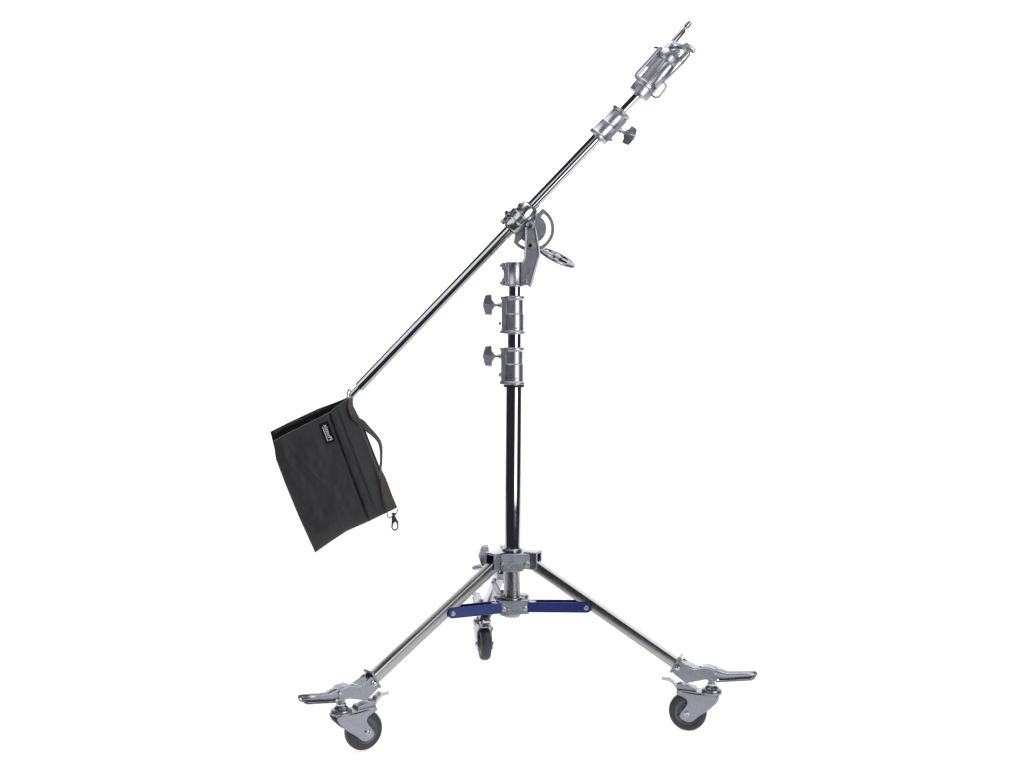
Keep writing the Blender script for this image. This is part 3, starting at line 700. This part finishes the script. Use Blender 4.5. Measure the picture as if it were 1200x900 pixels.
for i in range(91):
    l, r = cat(PL, i / 90), cat(PR, i / 90); rows.append([b.bm.verts.new(l.lerp(r, k / 4)) for k in range(5)])
for i in range(90):
    for k in range(4): b.bm.faces.new((rows[i][k], rows[i][k + 1], rows[i + 1][k + 1], rows[i + 1][k]))
st = b.build('strap', WEB, bag); so = st.modifiers.new('solid', 'SOLIDIFY'); so.thickness = 0.0018; so.offset = 0
# wire ring at the strap's foot and the snap clip hanging from it
b = MB(); yk = -0.034
b.tube([at(*z4(*p), yk) for p in [(393, 540), (396, 575), (402, 597), (420, 603), (442, 588), (470, 578), (492, 552), (503, 520), (496, 486), (445, 515)]], 0.65 * U, 10, closed=True)
b.build('wire_ring', BLACKP, bag)
b = MB()
b.tube([at(*z4(*p), yk) for p in [(458, 556), (462, 575), (458, 600), (452, 640), (446, 680), (444, 705), (455, 724), (474, 730), (494, 722), (506, 700), (505, 668), (494, 640), (478, 612), (466, 590)]], [1.2 * U, 1.5 * U, 2.0 * U, 1.2 * U, 0.95 * U, 0.9 * U, 0.9 * U, 0.95 * U, 0.95 * U, 0.9 * U, 0.9 * U, 1.3 * U, 1.7 * U, 1.7 * U], 12)
b.tube([at(*z4(*p), yk) for p in [(446, 655), (462, 640), (482, 626), (494, 640)]], 1.6 * U, 10)
b.tube([at(*z4(*p), yk) for p in [(490, 640), (502, 640), (514, 642)]], 0.8 * U, 8)
b.tube([at(*z4(*p), yk) for p in [(440, 560), (460, 553), (478, 562)]], 1.0 * U, 10)
b.build('snap_clip', BLACKP, bag)
# woven label, its lettering running upward and reversed as in the photograph
yl = -0.0585
tl, tr, br_, bl = [Vector(p) for p in ((374.2, 497.6), (384.2, 493.4), (393.0, 516.2), (382.6, 520.0))]
cx = (tl + tr + br_ + bl) / 4
up = ((tl + tr) / 2 - (bl + br_) / 2); rt = ((tr + br_) / 2 - (tl + bl) / 2)
dg = bpy.context.evaluated_depsgraph_get()
def front_y(px, py):                                 # depth of the bag's front at a photo point
    o = Vector(co.location); d = (at(px, py, 0) - o).normalized()
    ok, loc, nrm, ix = front.ray_cast(front.matrix_world.inverted() @ o, d)
    return (front.matrix_world @ loc).y if ok else -0.05
bpy.context.view_layer.update()
ys = [front_y(p.x, p.y) for p in (tl, tr, br_, bl, cx)]
Pc = at(cx.x, cx.y, ys[4]); 
exu = (at((cx + up).x, (cx + up).y, (ys[0] + ys[1]) / 2) - at(cx.x, cx.y, (ys[2] + ys[3]) / 2)).normalized()
eyr = (at((cx + rt).x, (cx + rt).y, (ys[1] + ys[2]) / 2) - at(cx.x, cx.y, (ys[0] + ys[3]) / 2)).normalized()
ez = eyr.cross(exu).normalized()
if ez.dot(VIEW) < 0: ez = -ez
eyr = (eyr - exu * eyr.dot(exu)).normalized()
ML = Matrix((exu, eyr, ez)).transposed().to_4x4(); ML.translation = Pc + ez * 0.0012
lu, lr = up.length / 2 * U, rt.length / 2 * U
inv = front.matrix_world.inverted()
def on_cloth(x, y, lift):                            # a point of the label, laid on the bag along the label's normal
    o = ML @ Vector((x, y, 0.04)); ok, loc, nrm, ix = front.ray_cast(inv @ o, -ez)
    return (front.matrix_world @ loc if ok else ML @ Vector((x, y, 0))) + ez * lift
b = MB(); NX, NY = 30, 14
g = [[b.bm.verts.new(on_cloth(lu * (2 * i / NX - 1), lr * (2 * j / NY - 1), 0.0013)) for i in range(NX + 1)] for j in range(NY + 1)]
for j in range(NY):
    for i in range(NX): b.bm.faces.new((g[j][i], g[j][i + 1], g[j + 1][i + 1], g[j + 1][i]))
lab = b.build('woven_label', LABELB, bag); so = lab.modifiers.new('solid', 'SOLIDIFY'); so.thickness = 0.0012; so.offset = 0
tcv = bpy.data.curves.new('lettering', 'FONT'); tcv.body = 'Phottix'; tcv.size = 1; tcv.extrude = 0.0
tcv.offset = 0.012; tcv.resolution_u = 4
to = bpy.data.objects.new('lettering', tcv); sc.collection.objects.link(to); bpy.context.view_layer.update()
me = bpy.data.meshes.new_from_object(to.evaluated_get(bpy.context.evaluated_depsgraph_get()))
bpy.data.objects.remove(to)
xs = [v.co.x for v in me.vertices]; ysv = [v.co.y for v in me.vertices]; x0, x1 = min(xs), max(xs); yt = max(ysv)
b = MB(); b.bm.from_mesh(me)
Lx, Ly = lu * 1.58, lr * 0.80
for v in b.bm.verts:
    v.co = on_cloth(-lu * 0.80 + (v.co.x - x0) / (x1 - x0) * Lx, -lr * 0.22 + v.co.y / yt * Ly, 0.0024)
rr_ = random.Random(2)
x = -lu * 0.8
while x < lu * 0.66:                                 # the illegible tag line under it: thread dashes
    wdt = rr_.uniform(0.0008, 0.0016)
    b.bm.faces.new([b.bm.verts.new(on_cloth(*q_, 0.0024)) for q_ in ((x, -lr * 0.58), (x + wdt, -lr * 0.58), (x + wdt, -lr * 0.40), (x, -lr * 0.40))]); x += wdt + rr_.uniform(0.0002, 0.0005)
b.build('lettering', THREAD, lab)
